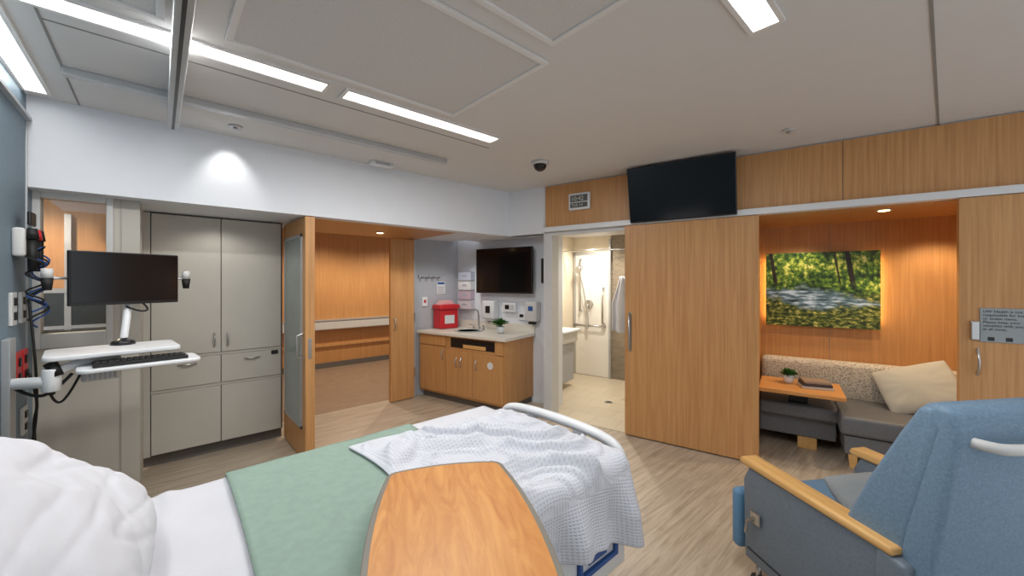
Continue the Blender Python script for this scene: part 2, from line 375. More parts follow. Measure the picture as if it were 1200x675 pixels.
box('backsplash',-2.69,-1.34,.305,.326,.925,1.03,COUNTER,sk,.003)
ws=[-2.835,-2.33,-1.86,-1.38]
for i in range(3):
    a,b=ws[i],ws[i+1]
    if i==0:
        box('door_a',a+.004,b-.004,-.332,-.312,.12,.73,WOOD,sk,.002);box('drawer_a',a+.004,b-.004,-.332,-.312,.74,.875,WOOD,sk,.002)
        bow('pull_a',b-.05,-.332,.62,sk)
    elif i==1:
        m_=(a+b)/2
        box('door_b1',a+.004,m_-.002,-.332,-.312,.12,.70,WOOD,sk,.002);box('door_b2',m_+.002,b-.004,-.332,-.312,.12,.70,WOOD,sk,.002)
        bow('pull_b',m_-.04,-.332,.55,sk);bow('pull_c',m_+.04,-.332,.55,sk)
        box('open_shelf_shade',a+.08,b+.34,-.318,-.308,.74,.86,DARK,sk,0)  # solid dark slab, its colour stands in for shade inside the open slot
        box('paper_tray',a+.3,b+.2,-.322,-.317,.745,.79,WOODARM,sk,0)
    else:
        box('door_c',a+.004,b-.004,-.332,-.312,.12,.70,WOOD,sk,.002);bow('pull_d',a+.06,-.332,.55,sk)
        box('panel_c',a+.35,b-.004,-.332,-.312,.71,.875,WOOD,sk,.002)
prism('recycle_label',[(-1.58+.045*math.cos(R(30*k)),.57+.045*math.sin(R(30*k))) for k in range(12)],-.336,-.331,WHITEP,sk,0,axis='y')
lathe('basin_rim',[(.19,0),(.2,.006),(.185,.008),(.15,-.0)],(-2.2,-.02,.927),OFFW,sk)
fa=root('faucet',MB@Matrix.Translation((-2.2,.2,.926)))
cyl('base',(0,0,0),(0,0,.03),.025,METAL,fa)
tube('spout',[(0,0,.0),(0,0,.22),(0,-.04,.28),(0,-.12,.28),(0,-.15,.2)],.011,METAL,fa,smoothc=True)
cyl('lever_1',(-.09,0,0),(-.09,0,.05),.014,METAL,fa);cyl('lever_2',(.09,0,0),(.09,0,.05),.014,METAL,fa)
tube('handle_1',[(-.09,0,.05),(-.12,-.08,.07)],.006,METAL,fa);tube('handle_2',[(.09,0,.05),(.12,-.08,.07)],.006,METAL,fa)
tv=root('wall_television',MB)
box('panel',-2.25,-1.31,.2,.24,1.44,2.06,DARK,tv,.006)
box('screen',-2.235,-1.325,.196,.202,1.465,2.045,SCREEN,tv,0)
box('mount',-1.9,-1.6,.24,.33,1.6,1.9,ALU,tv)
ph=root('wall_phone',MB)
box('body',-1.22,-1.08,.27,.33,1.58,1.9,DARK,ph,.01);box('handset',-1.2,-1.15,.24,.27,1.6,1.88,BLACK,ph,.012);box('keypad',-1.14,-1.09,.263,.271,1.66,1.82,OFFW,ph,.002)
gb=root('glove_box_rack',MB)
for i in range(4):
    box('box_%d'%i,-2.62,-2.38,.23,.325,1.2+i*.14,1.33+i*.14,plain('glove_box_%d'%i,[(214,206,214),(196,176,190),(222,222,224),(190,196,214)][i],.5),gb,.003)
    box('slot_%d'%i,-2.54,-2.46,.227,.231,1.25+i*.14,1.28+i*.14,GRAYW,gb,0)
boxes('wire_rack',[(-2.64,-2.36,.22,.225,1.19+i*.14,1.20+i*.14) for i in range(5)],ALU,gb)
dp=root('soap_dispenser',MB)
box('case',-2.15,-1.93,.2,.33,1.08,1.33,WHITEP,dp,.02,3);box('window',-2.08,-2.0,.196,.201,1.16,1.26,DARK,dp);box('nozzle',-2.09,-1.99,.22,.28,1.05,1.08,OFFW,dp)
dp=root('control_panel',MB);box('case',-1.85,-1.62,.28,.33,1.18,1.31,WHITEP,dp,.008);box('display',-1.8,-1.73,.276,.281,1.22,1.28,DARK,dp);boxes('keys',[(-1.71+.03*i,-1.69+.03*i,.276,.281,1.22+.03*j,1.24+.03*j) for i in range(2) for j in range(2)],GRAYW,dp)
dp=root('hand_sanitizer_dispenser',MB);box('case',-1.42,-1.25,.2,.33,1.08,1.34,OFFW,dp,.02,3);box('badge',-1.37,-1.3,.196,.201,1.22,1.28,BLUEC,dp);box('drip',-1.38,-1.29,.22,.28,1.045,1.08,DARK,dp)
dp=root('thermostat',MB);box('case',-1.6,-1.48,.3,.33,1.08,1.18,WHITEP,dp,.006);box('display',-1.57,-1.51,.297,.301,1.12,1.16,DARK,dp)
pl=root('potted_plant',MB@Matrix.Translation((-1.68,.02,.926)))
lathe('pot',[(.035,0),(.05,.02),(.055,.09),(.05,.09),(.045,.08)],(0,0,0),WHITEP,pl);leaves('foliage',(0,0,.09),.09,.08,130,.09,LEAF,pl,3)
sh=root('sharps_container')
prism('bin',[(2.95,4.78),(3.25,4.78),(3.25,4.98),(2.95,4.98)],.93,1.2,RED,sh,.012);box('lid',2.93,3.27,4.76,4.985,1.2,1.27,RED,sh,.02,3)
box('label',3.02,3.18,4.775,4.781,1.0,1.12,WHITEP,sh,0);prism('hopper',[(2.98,1.27),(3.22,1.27),(3.16,1.33),(3.04,1.33)],4.82,4.97,plain('clear_lid',(226,170,170),.3),sh,.005,axis='y')
hk=root('coat_hook_rail');boxes('rail',[(2.72,3.05,4.975,5.0,1.66,1.7)],ALU,hk);boxes('hooks',[(2.75+.09*i,2.77+.09*i,4.93,4.975,1.65,1.67) for i in range(4)],METAL,hk)
sw=root('light_switch_plate');boxes('plate',[(2.78,2.86,4.985,5.0,1.25,1.38)],WHITEP,sw);boxes('toggle',[(2.805,2.835,4.98,4.986,1.3,1.34)],RED,sw)
nt_=root('posted_notice');boxes('paper',[(3.02,3.16,4.993,4.998,1.42,1.6)],WHITEP,nt_);boxes('heading',[(3.03,3.15,4.991,4.994,1.56,1.59)],BLUEC,nt_);boxes('lines',[(3.035,3.14,4.991,4.994,1.44+.02*i,1.446+.02*i) for i in range(5)],SEAM,nt_)
# ---------------- wall B
BB('wall_right',[(-.99,4.2,.0,.12,2.2,CZ),(-.99,-.9,0,.12,0,2.2),(.03,1.15,.0,.12,0,2.2),(2.42,4.2,0.0,.12,0,2.2)],WHITEW)
up=boxes('trim_5',[(-.985,.3,-.02,-.002,2.24,CZ-.01),(.304,1.75,-.02,-.002,2.24,CZ-.01),(1.754,3.2,-.02,-.002,2.24,CZ-.01),(3.204,4.2,-.02,-.002,2.24,CZ-.01)],WOOD,M=MB,bev=.002)
BB('trim_6',[(-.99,4.2,-.09,-.0,2.185,2.24)],WHITEP,bev=.004)
BB('trim_7',[(-.99,-.89,-.03,.14,0,2.185),(-.89,0.05,-.03,.14,2.14,2.185)],OFFW,bev=.006)
d=root('door_3',MB)
box('leaf',.0,1.185,-.075,-.025,.012,2.182,WOOD,d,.003)
tube('pull_bar',[(.055,-.075,.9),(.055,-.115,.92),(.055,-.115,1.24),(.055,-.075,1.26)],.010,METAL,d)
box('pull_plate',.04,.07,-.078,-.074,.88,1.28,METAL,d,.001)
box('floor_guide',1.14,1.2,-.09,.0,0,.012,ALU,d,0)
d=root('door_4',MB)
box('leaf',2.37,3.6,-.075,-.025,.012,2.182,WOOD,d,.003)
bow('pull',2.455,-.075,1.05,d,True,.18,.035)
box('keypad_lock',2.42,2.46,-.1,-.074,1.20,1.33,METAL,d,.006)
sg=root('door_sign',MB);box('plate',2.465,2.70,-.084,-.076,1.19,1.42,plain('sign_gray',(150,158,162),.5),sg,.002)
text('lettering','UW Health is not\nresponsible for lost\nor stolen items.\nPlease keep your\nvaluables with you\nat all times.',.024,(2.478,-.0845,1.39),(R(90),0,0),DARK,sg)
boxes('icons',[(2.50+.08*i,2.53+.08*i,-.0855,-.084,1.2,1.225) for i in range(3)],DARK,sg)
tv=root('wall_television.001',MB)
TM=Matrix.Translation((.55,-.17,2.46))@Matrix.Rotation(R(12),4,'X')
e=root('tilt_head');e.parent=tv;e.matrix_local=TM
box('panel',-.475,.475,-.02,.02,-.27,.27,DARK,e,.006);box('screen',-.465,.465,-.024,-.019,-.255,.26,SCREEN,e,0)
box('mount_plate',-.15,.15,.02,.05,-.15,.15,BLACK,e);box('wall_plate',.4,.7,-.04,-.021,2.35,2.58,BLACK,tv);box('arm',.52,.58,-.15,-.04,2.42,2.5,BLACK,tv)
ck=root('digital_clock',MB);box('case',-.66,-.40,-.06,-.02,2.41,2.6,WHITEP,ck,.012,3)
boxes('face',[(-.635,-.425,-.064,-.059,2.50,2.575),(-.635,-.425,-.064,-.059,2.435,2.49)],plain('clock_face',(92,96,96),.3),ck,.002)
text('time','10:42',.07,(-.625,-.0645,2.512),(R(90),0,0),plain('lcd',(206,212,200),.3),ck)
text('date','TUE 14',.045,(-.62,-.0645,2.447),(R(90),0,0),plain('lcd2',(206,212,200),.3),ck)
# ---------------- bathroom
BB('wall_bathroom',[(-1.77,-1.67,.46,2.2,0,2.4),(.05,.12,.13,2.2,0,2.4),(-1.67,.05,2.15,2.25,0,2.4)],TAN)
BB('ceiling_bathroom',[(-1.77,.12,.12,2.25,2.36,2.44)],CEIL)
BB('floor_bathroom',[(-.89,.03,-.02,.14,0,.006),(-1.67,.05,.14,2.15,0,.006)],BTILE)
BB('wall_shower_tile',[(-.98,.05,2.12,2.15,0.006,2.36)],WTILE)
BB('trim_8',[(-1.0,-.97,2.08,2.15,0,2.3)],ALU)
sp_=root('shower_surround',MB);box('back_panel',-1.62,-1.02,2.125,2.148,.01,2.05,SHOWER,sp_,.004)
boxes('edge_frame',[(-1.65,-1.61,2.12,2.148,.01,2.1),(-1.02,-.99,2.12,2.148,.01,2.1),(-1.65,-.99,2.12,2.148,2.05,2.1)],ALU,sp_,.004)
gr=root('grab_bar',MB)
tube('horizontal',[(-1.6,2.118,.86),(-1.6,2.05,.86),(-1.08,2.05,.86),(-1.08,2.118,.86)],.018,METAL,gr)
tube('vertical',[(-1.10,2.118,.90),(-1.10,2.05,.92),(-1.10,2.05,1.48),(-1.10,2.118,1.5)],.018,METAL,gr)
sh2=root('hand_shower',MB)
tube('slide_bar',[(-1.5,2.118,1.1),(-1.5,2.06,1.1),(-1.5,2.06,1.98),(-1.5,2.118,1.98)],.013,METAL,sh2)
tube('hose',[(-1.40,2.08,1.1),(-1.36,2.0,.75),(-1.32,2.03,.9),(-1.44,2.0,1.6),(-1.48,1.98,1.75)],.011,METAL,sh2,smoothc=True)
cyl('head',(-1.48,2.02,1.84),(-1.48,1.92,1.79),.045,METAL,sh2,r1=.06);cyl('valve',(-1.36,2.118,1.22),(-1.36,2.07,1.22),.07,METAL,sh2)
tube('lever',[(-1.36,2.07,1.22),(-1.36,2.03,1.12)],.012,METAL,sh2)
tube('curtain_rail',[(-1.66,1.75,2.1),(-1.0,1.75,2.1),(-.6,1.9,2.1),(.0,1.9,2.1)],.012,METAL,root('shower_rail',MB))
tw=root('hanging_towel',MB)
def twf(u,v):
    s_=-.42+ (u-.5)*.34*(.3+.7*min(1,v*2)); return (s_,1.13+.035*math.sin(u*16)*(.3+v),1.66-.74*v-.06*u*v)
surf('cloth',twf,24,20,SHEET,tw,.012);tube('hook_rail',[(-.5,1.15,1.66),(.05,1.15,1.66)],.01,METAL,tw)
sn=root('bathroom_sink',MB)
box('apron',-1.66,-1.25,.95,1.45,.68,.86,OFFW,sn,.03,4);box('bowl_rim',-1.66,-1.22,.92,1.48,.84,.88,WHITEP,sn,.015,3);box('shroud',-1.66,-1.3,1.0,1.4,.1,.68,GRAYW,sn,.01)
dr=root('floor_drain',MB);cyl('grate',(-.54,.87,.006),(-.54,.87,.010),.055,METAL,dr);boxes('slots',[(-.57,-.51,.84+.015*i,.846+.015*i,.0101,.011) for i in range(5)],DARK,dr)
# ---------------- niche
BB('wall_niche',[(1.15,2.9,1.1,1.2,0,2.3),(2.85,2.95,.12,1.2,0,2.3),(1.05,1.15,.12,1.2,0,2.3)],WOODH)
BB('ceiling_niche',[(1.15,2.85,.12,1.1,2.2,2.28),(1.15,2.42,0,.12,2.18,2.2)],WOODH)
BB('trim_9',[(1.75,1.753,1.095,1.1,0.,2.2)],SEAM)
pc=root('landscape_picture',MB)
box('print',1.20,2.13,1.035,1.055,1.13,1.905,PAINT,pc,.001)
boxes('standoffs',[(1.3,1.34,1.055,1.1,1.3,1.34),(2.0,2.04,1.055,1.1,1.3,1.34),(1.3,1.34,1.055,1.1,1.7,1.74),(2.0,2.04,1.055,1.1,1.7,1.74)],DARK,pc)
boxes('led_edge',[(2.09,2.1,1.06,1.075,1.2,1.85),(1.23,1.24,1.06,1.075,1.2,1.85)],emis('led_amber',(255,210,140),30),pc)
sf=root('built_in_sofa',MB)
box('base_drawer',1.16,1.76,.56,1.08,.12,.30,SOFAG,sf,.008);box('seat_cushion',1.16,1.78,.47,1.0,.31,.44,SOFAG,sf,.03,4)
box('chaise_base',1.79,2.8,.30,1.08,.12,.28,SOFAG,sf,.012);box('chaise_cushion',1.76,2.82,.26,1.0,.29,.45,SOFAG,sf,.03,4)
box('back_cushion',1.16,2.84,.93,1.09,.42,.80,PATT,sf,.05,5)
for i,(a,b) in enumerate([(1.85,.34),(2.7,.34)]):
    cyl('leg_%d'%(i+1),(a,b,.13),(a,b,0),.045,WOODARM,sf,r1=.03,n=4)
box('leg_3',1.47,1.62,.58,.68,0,.12,WOODARM,sf,.006)
tb=root('side_table',MB);box('top',1.17,1.80,.22,.78,.58,.615,WOODX,tb,.004);box('pedestal',1.4,1.55,.55,.65,.44,.56,DARK,tb,.005)
box('under_frame',1.2,1.7,.3,.7,.555,.58,DARK,tb)
bk=root('book_stack',MB@Matrix.Translation((1.60,.5,.616))@Matrix.Rotation(R(12),4,'Z'))
for i,(c,wd) in enumerate([((196,190,176),.24),((60,56,60),.22),((150,130,112),.2)]):
    box('book_%d'%i,-wd/2,wd/2,-.09,.09,i*.024,i*.024+.021,plain('book_cover_%d'%i,c,.5),bk,.002)
pl=root('potted_plant.001',MB@Matrix.Translation((1.40,.56,.616)))
lathe('pot',[(.034,0),(.042,.02),(.046,.08),(.04,.08)],(0,0,0),WHITEP,pl);leaves('foliage',(0,0,.07),.06,.05,110,.07,LEAF,pl,5)
pillow('throw_pillow',.56,.46,.15,CUSH,M=MB@Matrix.Translation((2.34,.78,.66))@Matrix.Rotation(R(-20),4,'Y')@Matrix.Rotation(R(52),4,'X'),seed=3,wr=.012)
nd=root('ceiling_light.001',MB);cyl('trim_ring',(2.05,.35,2.2),(2.05,.35,2.192),.05,OFFW,nd);cyl('lens',(2.05,.35,2.193),(2.05,.35,2.188),.036,WARM,nd)
# ---------------- ceiling details
def striplight(name,x0,x1,y0,y1):
    r=root(name);boxes('trim',[(x0-.02,x1+.02,y0-.02,y0,CZ-.012,CZ),(x0-.02,x1+.02,y1,y1+.02,CZ-.012,CZ),(x0-.02,x0,y0,y1,CZ-.012,CZ),(x1,x1+.02,y0,y1,CZ-.012,CZ)],CEILT,r)
    box('diffuser',x0,x1,y0,y1,CZ-.006,CZ-.001,GLOW,r,0)
striplight('linear_light',-.45,.72,2.38,2.49)
striplight('linear_light.001',.84,2.0,2.38,2.49)
striplight('linear_light.002',-.585,-.5,-.8,3.63)
striplight('linear_light.003',.84,2.0,.49,.59)
boxes('trim_10',[(-.385,-.375,-1.6,3.75,CZ-.003,CZ),(-.375,2.1,2.62,2.628,CZ-.003,CZ),(2.1,4.6,.04,.052,CZ-.004,CZ)],SEAM)
PERF=plain('perforated_panel',(206,205,204),.7,var=.08,scale=260)
def panel(name,x0,x1,y0,y1,w=.03):
    r=root(name);boxes('frame',[(x0,x1,y0,y0+w,CZ-.018,CZ),(x0,x1,y1-w,y1,CZ-.018,CZ),(x0,x0+w,y0+w,y1-w,CZ-.018,CZ),(x1-w,x1,y0+w,y1-w,CZ-.018,CZ)],CEILT,r,.004)
    box('panel',x0+w,x1-w,y0+w,y1-w,CZ-.008,CZ-.001,PERF,r,0)
panel('air_diffuser_panel',.23,1.5,1.38,2.27)
panel('air_diffuser_panel.001',.3,1.40,.72,1.27)
panel('air_diffuser_panel.002',-.33,.02,1.38,2.27)
lt=root('patient_lift_track')
box('track',.04,.10,-1.4,3.4,2.6,2.69,ALU,lt,.006)
box('slot',.063,.077,-1.4,3.402,2.597,2.602,DARK,lt,0)
boxes('cross_rail',[(-.38,2.0,3.12,3.17,CZ-.045,CZ)],ALU,lt,.005)
boxes('hangers',[(.05,.09,y,y+.05,2.69,CZ) for y in (.2,1.8,3.1)],ALU,lt)
cm=root('dome_camera',Matrix.Translation((2.70,2.6,CZ)))
cyl('base',(0,0,0),(0,0,-.03),.085,OFFW,cm,r1=.075);lathe('dome',[(.062,-.03),(.06,-.05),(.045,-.075),(.02,-.088),(.003,-.09)],(0,0,0),SCREEN,cm)
es=root('ceiling_sensor');box('case',1.48,1.7,3.60,3.68,CZ-.035,CZ,WHITEP,es,.006);box('lens',1.52,1.66,3.596,3.601,CZ-.028,CZ-.008,GRAYW,es)
for i,(x,y) in enumerate([(.42,3.5),(3.52,.8)]):
    s_=root('ceiling_fitting' if i==0 else 'ceiling_fitting.001');cyl('rose',(x,y,CZ),(x,y,CZ-.012),.045,METAL if i==0 else OFFW,s_);cyl('stem',(x,y,CZ-.012),(x,y,CZ-.025),.014,METAL,s_)  # first is the downlight beside the soffit, second a sprinkler
# ---------------- left wall devices
def wp(name,y,z,w,h_,mat,extra=None):
    r=root(name);box('plate',-.6,-.585,y-w/2,y+w/2,z-h_/2,z+h_/2,mat,r,.004)
    boxes('sockets',[(-.587,-.578,y-w*.2,y+w*.2,z+dz-h_*.12,z+dz+h_*.12) for dz in (-h_*.22,h_*.22)],extra or DARK,r,.001);return r
wp('wall_outlet',3.62,1.45,.1,.18,OFFW);wp('wall_outlet.001',3.42,1.45,.1,.18,OFFW)
wp('emergency_outlet',3.66,1.1,.11,.2,RED,DARK);wp('emergency_outlet.001',3.52,1.1,.11,.2,RED,DARK)
wp('gas_outlet',3.38,1.1,.1,.2,OFFW);wp('gas_outlet.001',3.66,.78,.11,.16,OFFW)
boxes('trim_12',[(-.6,-.592,3.74,3.75,0,2.55)],ALU)
md=root('diagnostic_set')
box('wall_unit',-.6,-.55,3.42,3.66,1.74,1.9,OFFW,md,.015,3)
for k,y in enumerate((3.46,3.54,3.62)):
    cyl('handle_%d'%k,(-.53,y,1.66),(-.53,y,1.84),.017,BLACK,md,r1=.02);cyl('head_%d'%k,(-.53,y,1.84),(-.53,y,1.90),.028,BLACK if k!=1 else RED,md,r1=.02)
box('dial',-.552,-.535,3.47,3.6,1.92,2.0,DARK,md,.01)
for k in range(4):
    tube('coil_%d'%k,[(-.52+.035*math.cos(t*.8+k),3.46+.06*k*.8+.04*math.sin(t*.8+k*2),1.80-.013*t*(1+k*.15)) for t in range(26)],.005,[BLACK,BLUEC,BLACK,BLUEC][k],md,smoothc=True)
tube('cord',[(-.55,3.5,1.5),(-.5,3.45,1.0),(-.54,3.5,.6),(-.57,3.52,.5)],.006,BLACK,md,smoothc=True)
tube('cord_2',[(-.58,3.66,1.08),(-.52,3.6,.9),(-.55,3.55,.75),(-.5,3.5,.4)],.007,BLACK,md,smoothc=True)
# ---------------- computer workstation
wk=root('computer_workstation')
ang=math.atan2(.22,.493)
MM=Matrix.Translation((-.15,3.55,1.62))@Matrix.Rotation(ang,4,'Z')
m_=root('monitor');m_.parent=wk;m_.matrix_local=MM
box('bezel',-.27,.27,-.02,.01,-.165,.165,DARK,m_,.006);box('screen',-.262,.262,-.023,-.019,-.145,.158,SCREEN,m_,0);box('rear_hub',-.08,.08,.01,.06,-.1,.08,DARK,m_,.01)
for s_ in (-1,1):
    cyl('scanner_arm_%d'%(s_+2),(s_*.26,.03,0),(s_*.34,.03,0),.008,ALU,m_)
    cyl('scanner_body_%d'%(s_+2),(s_*.34,.03,.0),(s_*.34,.03,.055),.024,OFFW,m_);cyl('scanner_cap_%d'%(s_+2),(s_*.34,.03,-.07),(s_*.34,.03,.0),.018,BLACK,m_,r1=.026)
MT=Matrix.Translation((-.17,3.32,1.2))@Matrix.Rotation(R(6),4,'Z')
t_=root('desk');t_.parent=wk;t_.matrix_local=MT
def rr(x0,x1,y0,y1,r,n=5):
    P=[]
    for cx,cy,a0 in ((x1-r,y1-r,0),(x0+r,y1-r,90),(x0+r,y0+r,180),(x1-r,y0+r,270)):
        for k in range(n+1):
            a=R(a0+90*k/n);P.append((cx+r*math.cos(a),cy+r*math.sin(a)))
    return P
prism('work_surface',rr(-.3,.26,-.17,.22,.04),-.02,.005,WHITEP,t_,.006,seg=3)
prism('keyboard_tray',rr(-.18,.34,-.3,-.02,.05),-.085,-.065,WHITEP,t_,.006,seg=3)
box('keyboard',-.12,.28,-.26,-.12,-.064,-.045,DARK,t_,.005)
boxes('keys',[(-.11+.0255*i,-.09+.0255*i,-.25+.025*j,-.23+.025*j,-.045,-.04) for i in range(15) for j in range(5)],BLACK,t_,.001)
box('cable_box',-.16,.0,-.05,.12,-.17,-.03,OFFW,t_,.015,3);boxes('vents',[(-.15+.02*i,-.14+.02*i,-.053,-.049,-.16,-.06) for i in range(7)],GRAYW,t_)
tube('monitor_post',[(0.02,.17,.0),(0.04,.22,.16),(0.05,.28,.26),(.05,.29,.42)],.02,WHITEP,t_)
lathe('post_foot',[(.06,0),(.055,.02),(.03,.03),(.02,.04)],(0.02,.16,.005),DARK,t_)
tube('display_cable',[(.08,.28,.3),(.16,.2,.22),(.1,.2,.2),(.04,.24,.24)],.006,BLACK,t_,smoothc=True)
cyl('hand_scanner_body',(-.27,-.12,-.03),(-.24,-.14,-.1),.028,BLACK,t_,r1=.022);cyl('hand_scanner_grip',(-.25,-.12,-.08),(-.27,-.08,-.2),.018,BLACK,t_)
tube('scanner_cord',[(-.27,-.08,-.2),(-.25,-.05,-.28),(-.2,-.06,-.22),(-.16,0,-.12)],.006,BLACK,t_,smoothc=True)
tube('arm_lower',[(-.59,3.3,1.06),(-.45,3.18,1.07),(-.42,3.17,1.07)],.03,WHITEP,wk)
tube('arm_upper',[(-.42,3.17,1.1),(-.38,3.2,1.13),(-.25,3.3,1.165)],.026,WHITEP,wk)
cyl('elbow',(-.42,3.17,1.02),(-.42,3.17,1.14),.036,WHITEP,wk,bev=.006);box('wall_track',-.6,-.57,3.24,3.36,.7,1.3,ALU,wk)
tube('arm_cable',[(-.58,3.3,1.05),(-.5,3.2,1.0),(-.42,3.17,1.0),(-.35,3.2,1.1)],.008,BLACK,wk,smoothc=True)
# ---------------- bed
bed=root('hospital_bed')
box('mattress',-.48,1.58,1.07,2.02,.60,.75,plain('mattress_blue',(120,140,170),.6),bed,.04,4)
box('deck',-.5,1.6,1.09,2.0,.5,.6,OFFW,bed,.02,3)
box('frame',-.5,1.55,1.2,1.9,.36,.5,GRAYW,bed,.02)
boxes('base_frame',[(-.4,1.4,1.25,1.32,.14,.2),(-.4,1.4,1.78,1.85,.14,.2),(-.4,-.3,1.3,1.8,.14,.36),(1.3,1.4,1.3,1.8,.14,.36)],GRAYW,bed,.01)
for i,(x,y) in enumerate([(-.35,1.22),(-.35,1.88),(1.35,1.22),(1.35,1.88)]):
    cyl('caster_%d'%(i+1),(x,y-.02,.07),(x,y+.02,.07),.07,DARK,bed,bev=.005);cyl('caster_stem_%d'%(i+1),(x,y,.08),(x,y,.2),.02,METAL,bed)
prism('headboard',rr(1.08,2.0,.4,1.15,.12),-.56,-.52,OFFW,bed,.012,axis='x',seg=3)
prism('footboard_panel',rr(1.12,1.96,.34,.73,.08),1.655,1.685,WHITEP,bed,.012,axis='x',seg=3)
rim=[(1.69,y,z) for y,z in [(1.07,.36),(1.06,.62),(1.07,.75),(1.15,.81),(1.5,.825),(1.84,.81),(1.95,.765),(1.99,.62),(1.98,.36)]]
tube('footboard_rim',rim,.027,WHITEP,bed,smoothc=True)
boxes('footboard_posts',[(1.67,1.71,1.3,1.37,.66,.815),(1.67,1.71,1.66,1.73,.66,.815)],WHITEP,bed,.008)
prism('footboard_stripe',rr(1.16,1.9,.4,.46,.02),1.684,1.69,BLUEC,bed,.001,axis='x')
box('side_panel',1.1,1.66,1.03,1.07,.26,.58,WHITEP,bed,.02,4)
tube('side_panel_ring',[(1.30,1.022,.36),(1.30,1.022,.45),(1.56,1.022,.47),(1.56,1.022,.36),(1.30,1.022,.36)],.014,BLUEC,bed)
box('side_panel_label',1.36,1.49,1.02,1.03,.39,.43,BLUEC,bed,.002)
def sheet(u,v):
    x=-.46+.74*u
    L=1.03+.5;q=v*L
    if q<.25:y=2.045;z=.77-.25+q
    elif q<1.28:y=2.045-(q-.25);z=.768
    else:y=1.03;z=.768-(q-1.28)
    t=noise.noise(Vector((x*3,y*1.1+x*2,3)))
    z+=.006*noise.noise(Vector((x*6,y*3,3)))+.010*math.exp(-(t/.08)**2)*(1 if .25<q<1.28 else 0);return (x,y,z)
surf('flat_sheet',sheet,60,90,SHEET,bed,.006)
def cover(u,v):
    x=.2+.85*u+.012*math.sin(v*5)
    L=1.05+.75;q=v*L
    if q<.4:y=2.055+.012*math.sin(x*14);z=.785-.4+q
    elif q<1.45:y=2.055-(q-.4);z=.786
    else:y=1.015;z=.786-(q-1.45)*.6
    z+=.005*noise.noise(Vector((x*5,y*5,7)))
    return (x,y,z)
surf('coverlet',cover,50,80,GREEN,bed,.008)
def blank(u,v):
    x=.95+.64*u;L=1.0+.4;q=v*L
    if q<.2:y=2.05;z=.78-.2+q
    elif q<1.2:y=2.05-(q-.2);z=.782
    else:y=1.04;z=.782-(q-1.2)
    return (x,y,z)
surf('fitted_sheet',blank,20,60,SHEET,bed,.006)
pm=Matrix.Translation((-.25,1.52,.985))@Matrix.Rotation(R(38),4,'Y')@Matrix.Rotation(R(90),4,'Z')
o=pillow('pillow',.80,.60,.25,SHEET,bed,seed=2,wr=.02,crease=.012);o.matrix_local=pm
o=pillow('pillow_under',.75,.46,.16,SHEET,bed,seed=5,wr=.015);o.matrix_local=Matrix.Translation((-.32,1.5,.87))@Matrix.Rotation(R(28),4,'Y')@Matrix.Rotation(R(90),4,'Z')
def fold(t,w=.16):
    t=t%1.0
    return math.exp(-((t-.5)/w)**2)
def thr(u,v):
    x0=.68+.03*math.sin(v*6);x1=1.615
    x=x0+(x1-x0)*u
    far=1.93-.12*u+.02*math.sin(u*8)
    near=1.005-.02*u
    top=far-near;drop=.19+.17*u+.02*math.sin(u*7);L=top+drop;q=v*L
    rr_=.07
    if q<top-rr_:
        y=far-q;z=.797
    else:
        t=q-(top-rr_)
        if t<rr_*1.57:
            a=t/rr_;y=near+rr_-rr_*math.sin(a);z=.797-rr_+rr_*math.cos(a)
        else:
            y=near;z=.797-rr_-(t-rr_*1.57)
    nz=noise.noise(Vector((x*2.6,y*2.6,1.3)))
    a=(x*.75+y*1.1+nz*.36)
    h=.030*fold(a*3.1)+.020*fold(a*6.3+.3+nz,.13)+.030*max(0,noise.noise(Vector((x*4,y*3.2,5))))
    r1=noise.noise(Vector((x*2.4-y*1.2,y*2.6+x,21)));h+=.022*math.exp(-(r1/.10)**2)
    r2=noise.noise(Vector((x*4.4+y*2.0,y*3.6-x,31)));h+=.012*math.exp(-(r2/.12)**2)
    edge=min(1,u*10,(1-u)*8+.2,v*14)
    if z>.72:
        z+=h*edge+.004
    else:
        k=min(1,(.72-z)*6)
        y-=(.026*math.sin(x*19+1+z*3)+.014*math.sin(x*37))*k+.07*u*(.8-z);x+=.10*u*(.72-z)
    return (x,y,z)
surf('throw_blanket',thr,150,170,THROW,bed,.010,uv=(60,84))
# ---------------- overbed table
ot=root('overbed_table',Matrix.Translation((.62,.92,0))@Matrix.Rotation(R(-28),4,'Z'))
def topol(w,l,rc,bulge):
    P=[]
    n=10
    for k in range(n+1):
        t=-1+2*k/n;P.append((t*(w/2-rc),l/2+bulge*(1-t*t)*.6))
    for k in range(1,6):
        a=R(90-15*k);P.append((w/2-rc+rc*math.cos(a),l/2-rc+rc*math.sin(a)))
    for k in range(1,n):
        t=1-2*k/n;P.append((w/2+bulge*(1-t*t),t*(l/2-rc)))
    for k in range(0,6):
        a=R(0-15*k);P.append((w/2-rc+rc*math.cos(a),-l/2+rc+rc*math.sin(a)))
    for k in range(n+1):
        t=1-2*k/n;P.append((t*(w/2-rc),-l/2-bulge*(1-t*t)*.6))
    for k in range(1,6):
        a=R(-90-15*k);P.append((-w/2+rc+rc*math.cos(a),-l/2+rc+rc*math.sin(a)))
    for k in range(1,n):
        t=-1+2*k/n;P.append((-w/2-bulge*(1-t*t),t*(l/2-rc)))
    for k in range(0,5):
        a=R(180-15*k);P.append((-w/2+rc+rc*math.cos(a),l/2-rc+rc*math.sin(a)))
    return P
prism('edge_band',topol(.43,.80,.05,.03),.868,.904,plain('edge_gray',(128,124,116),.4),ot,.006,seg=3)
prism('top',topol(.398,.768,.04,.028),.895,.9055,WOODT,ot,.001)
box('mast',-.05,.05,-.36,-.28,.12,.86,OFFW,ot,.01);box('arm',-.06,.06,-.36,.2,.83,.867,GRAYW,ot,.01)
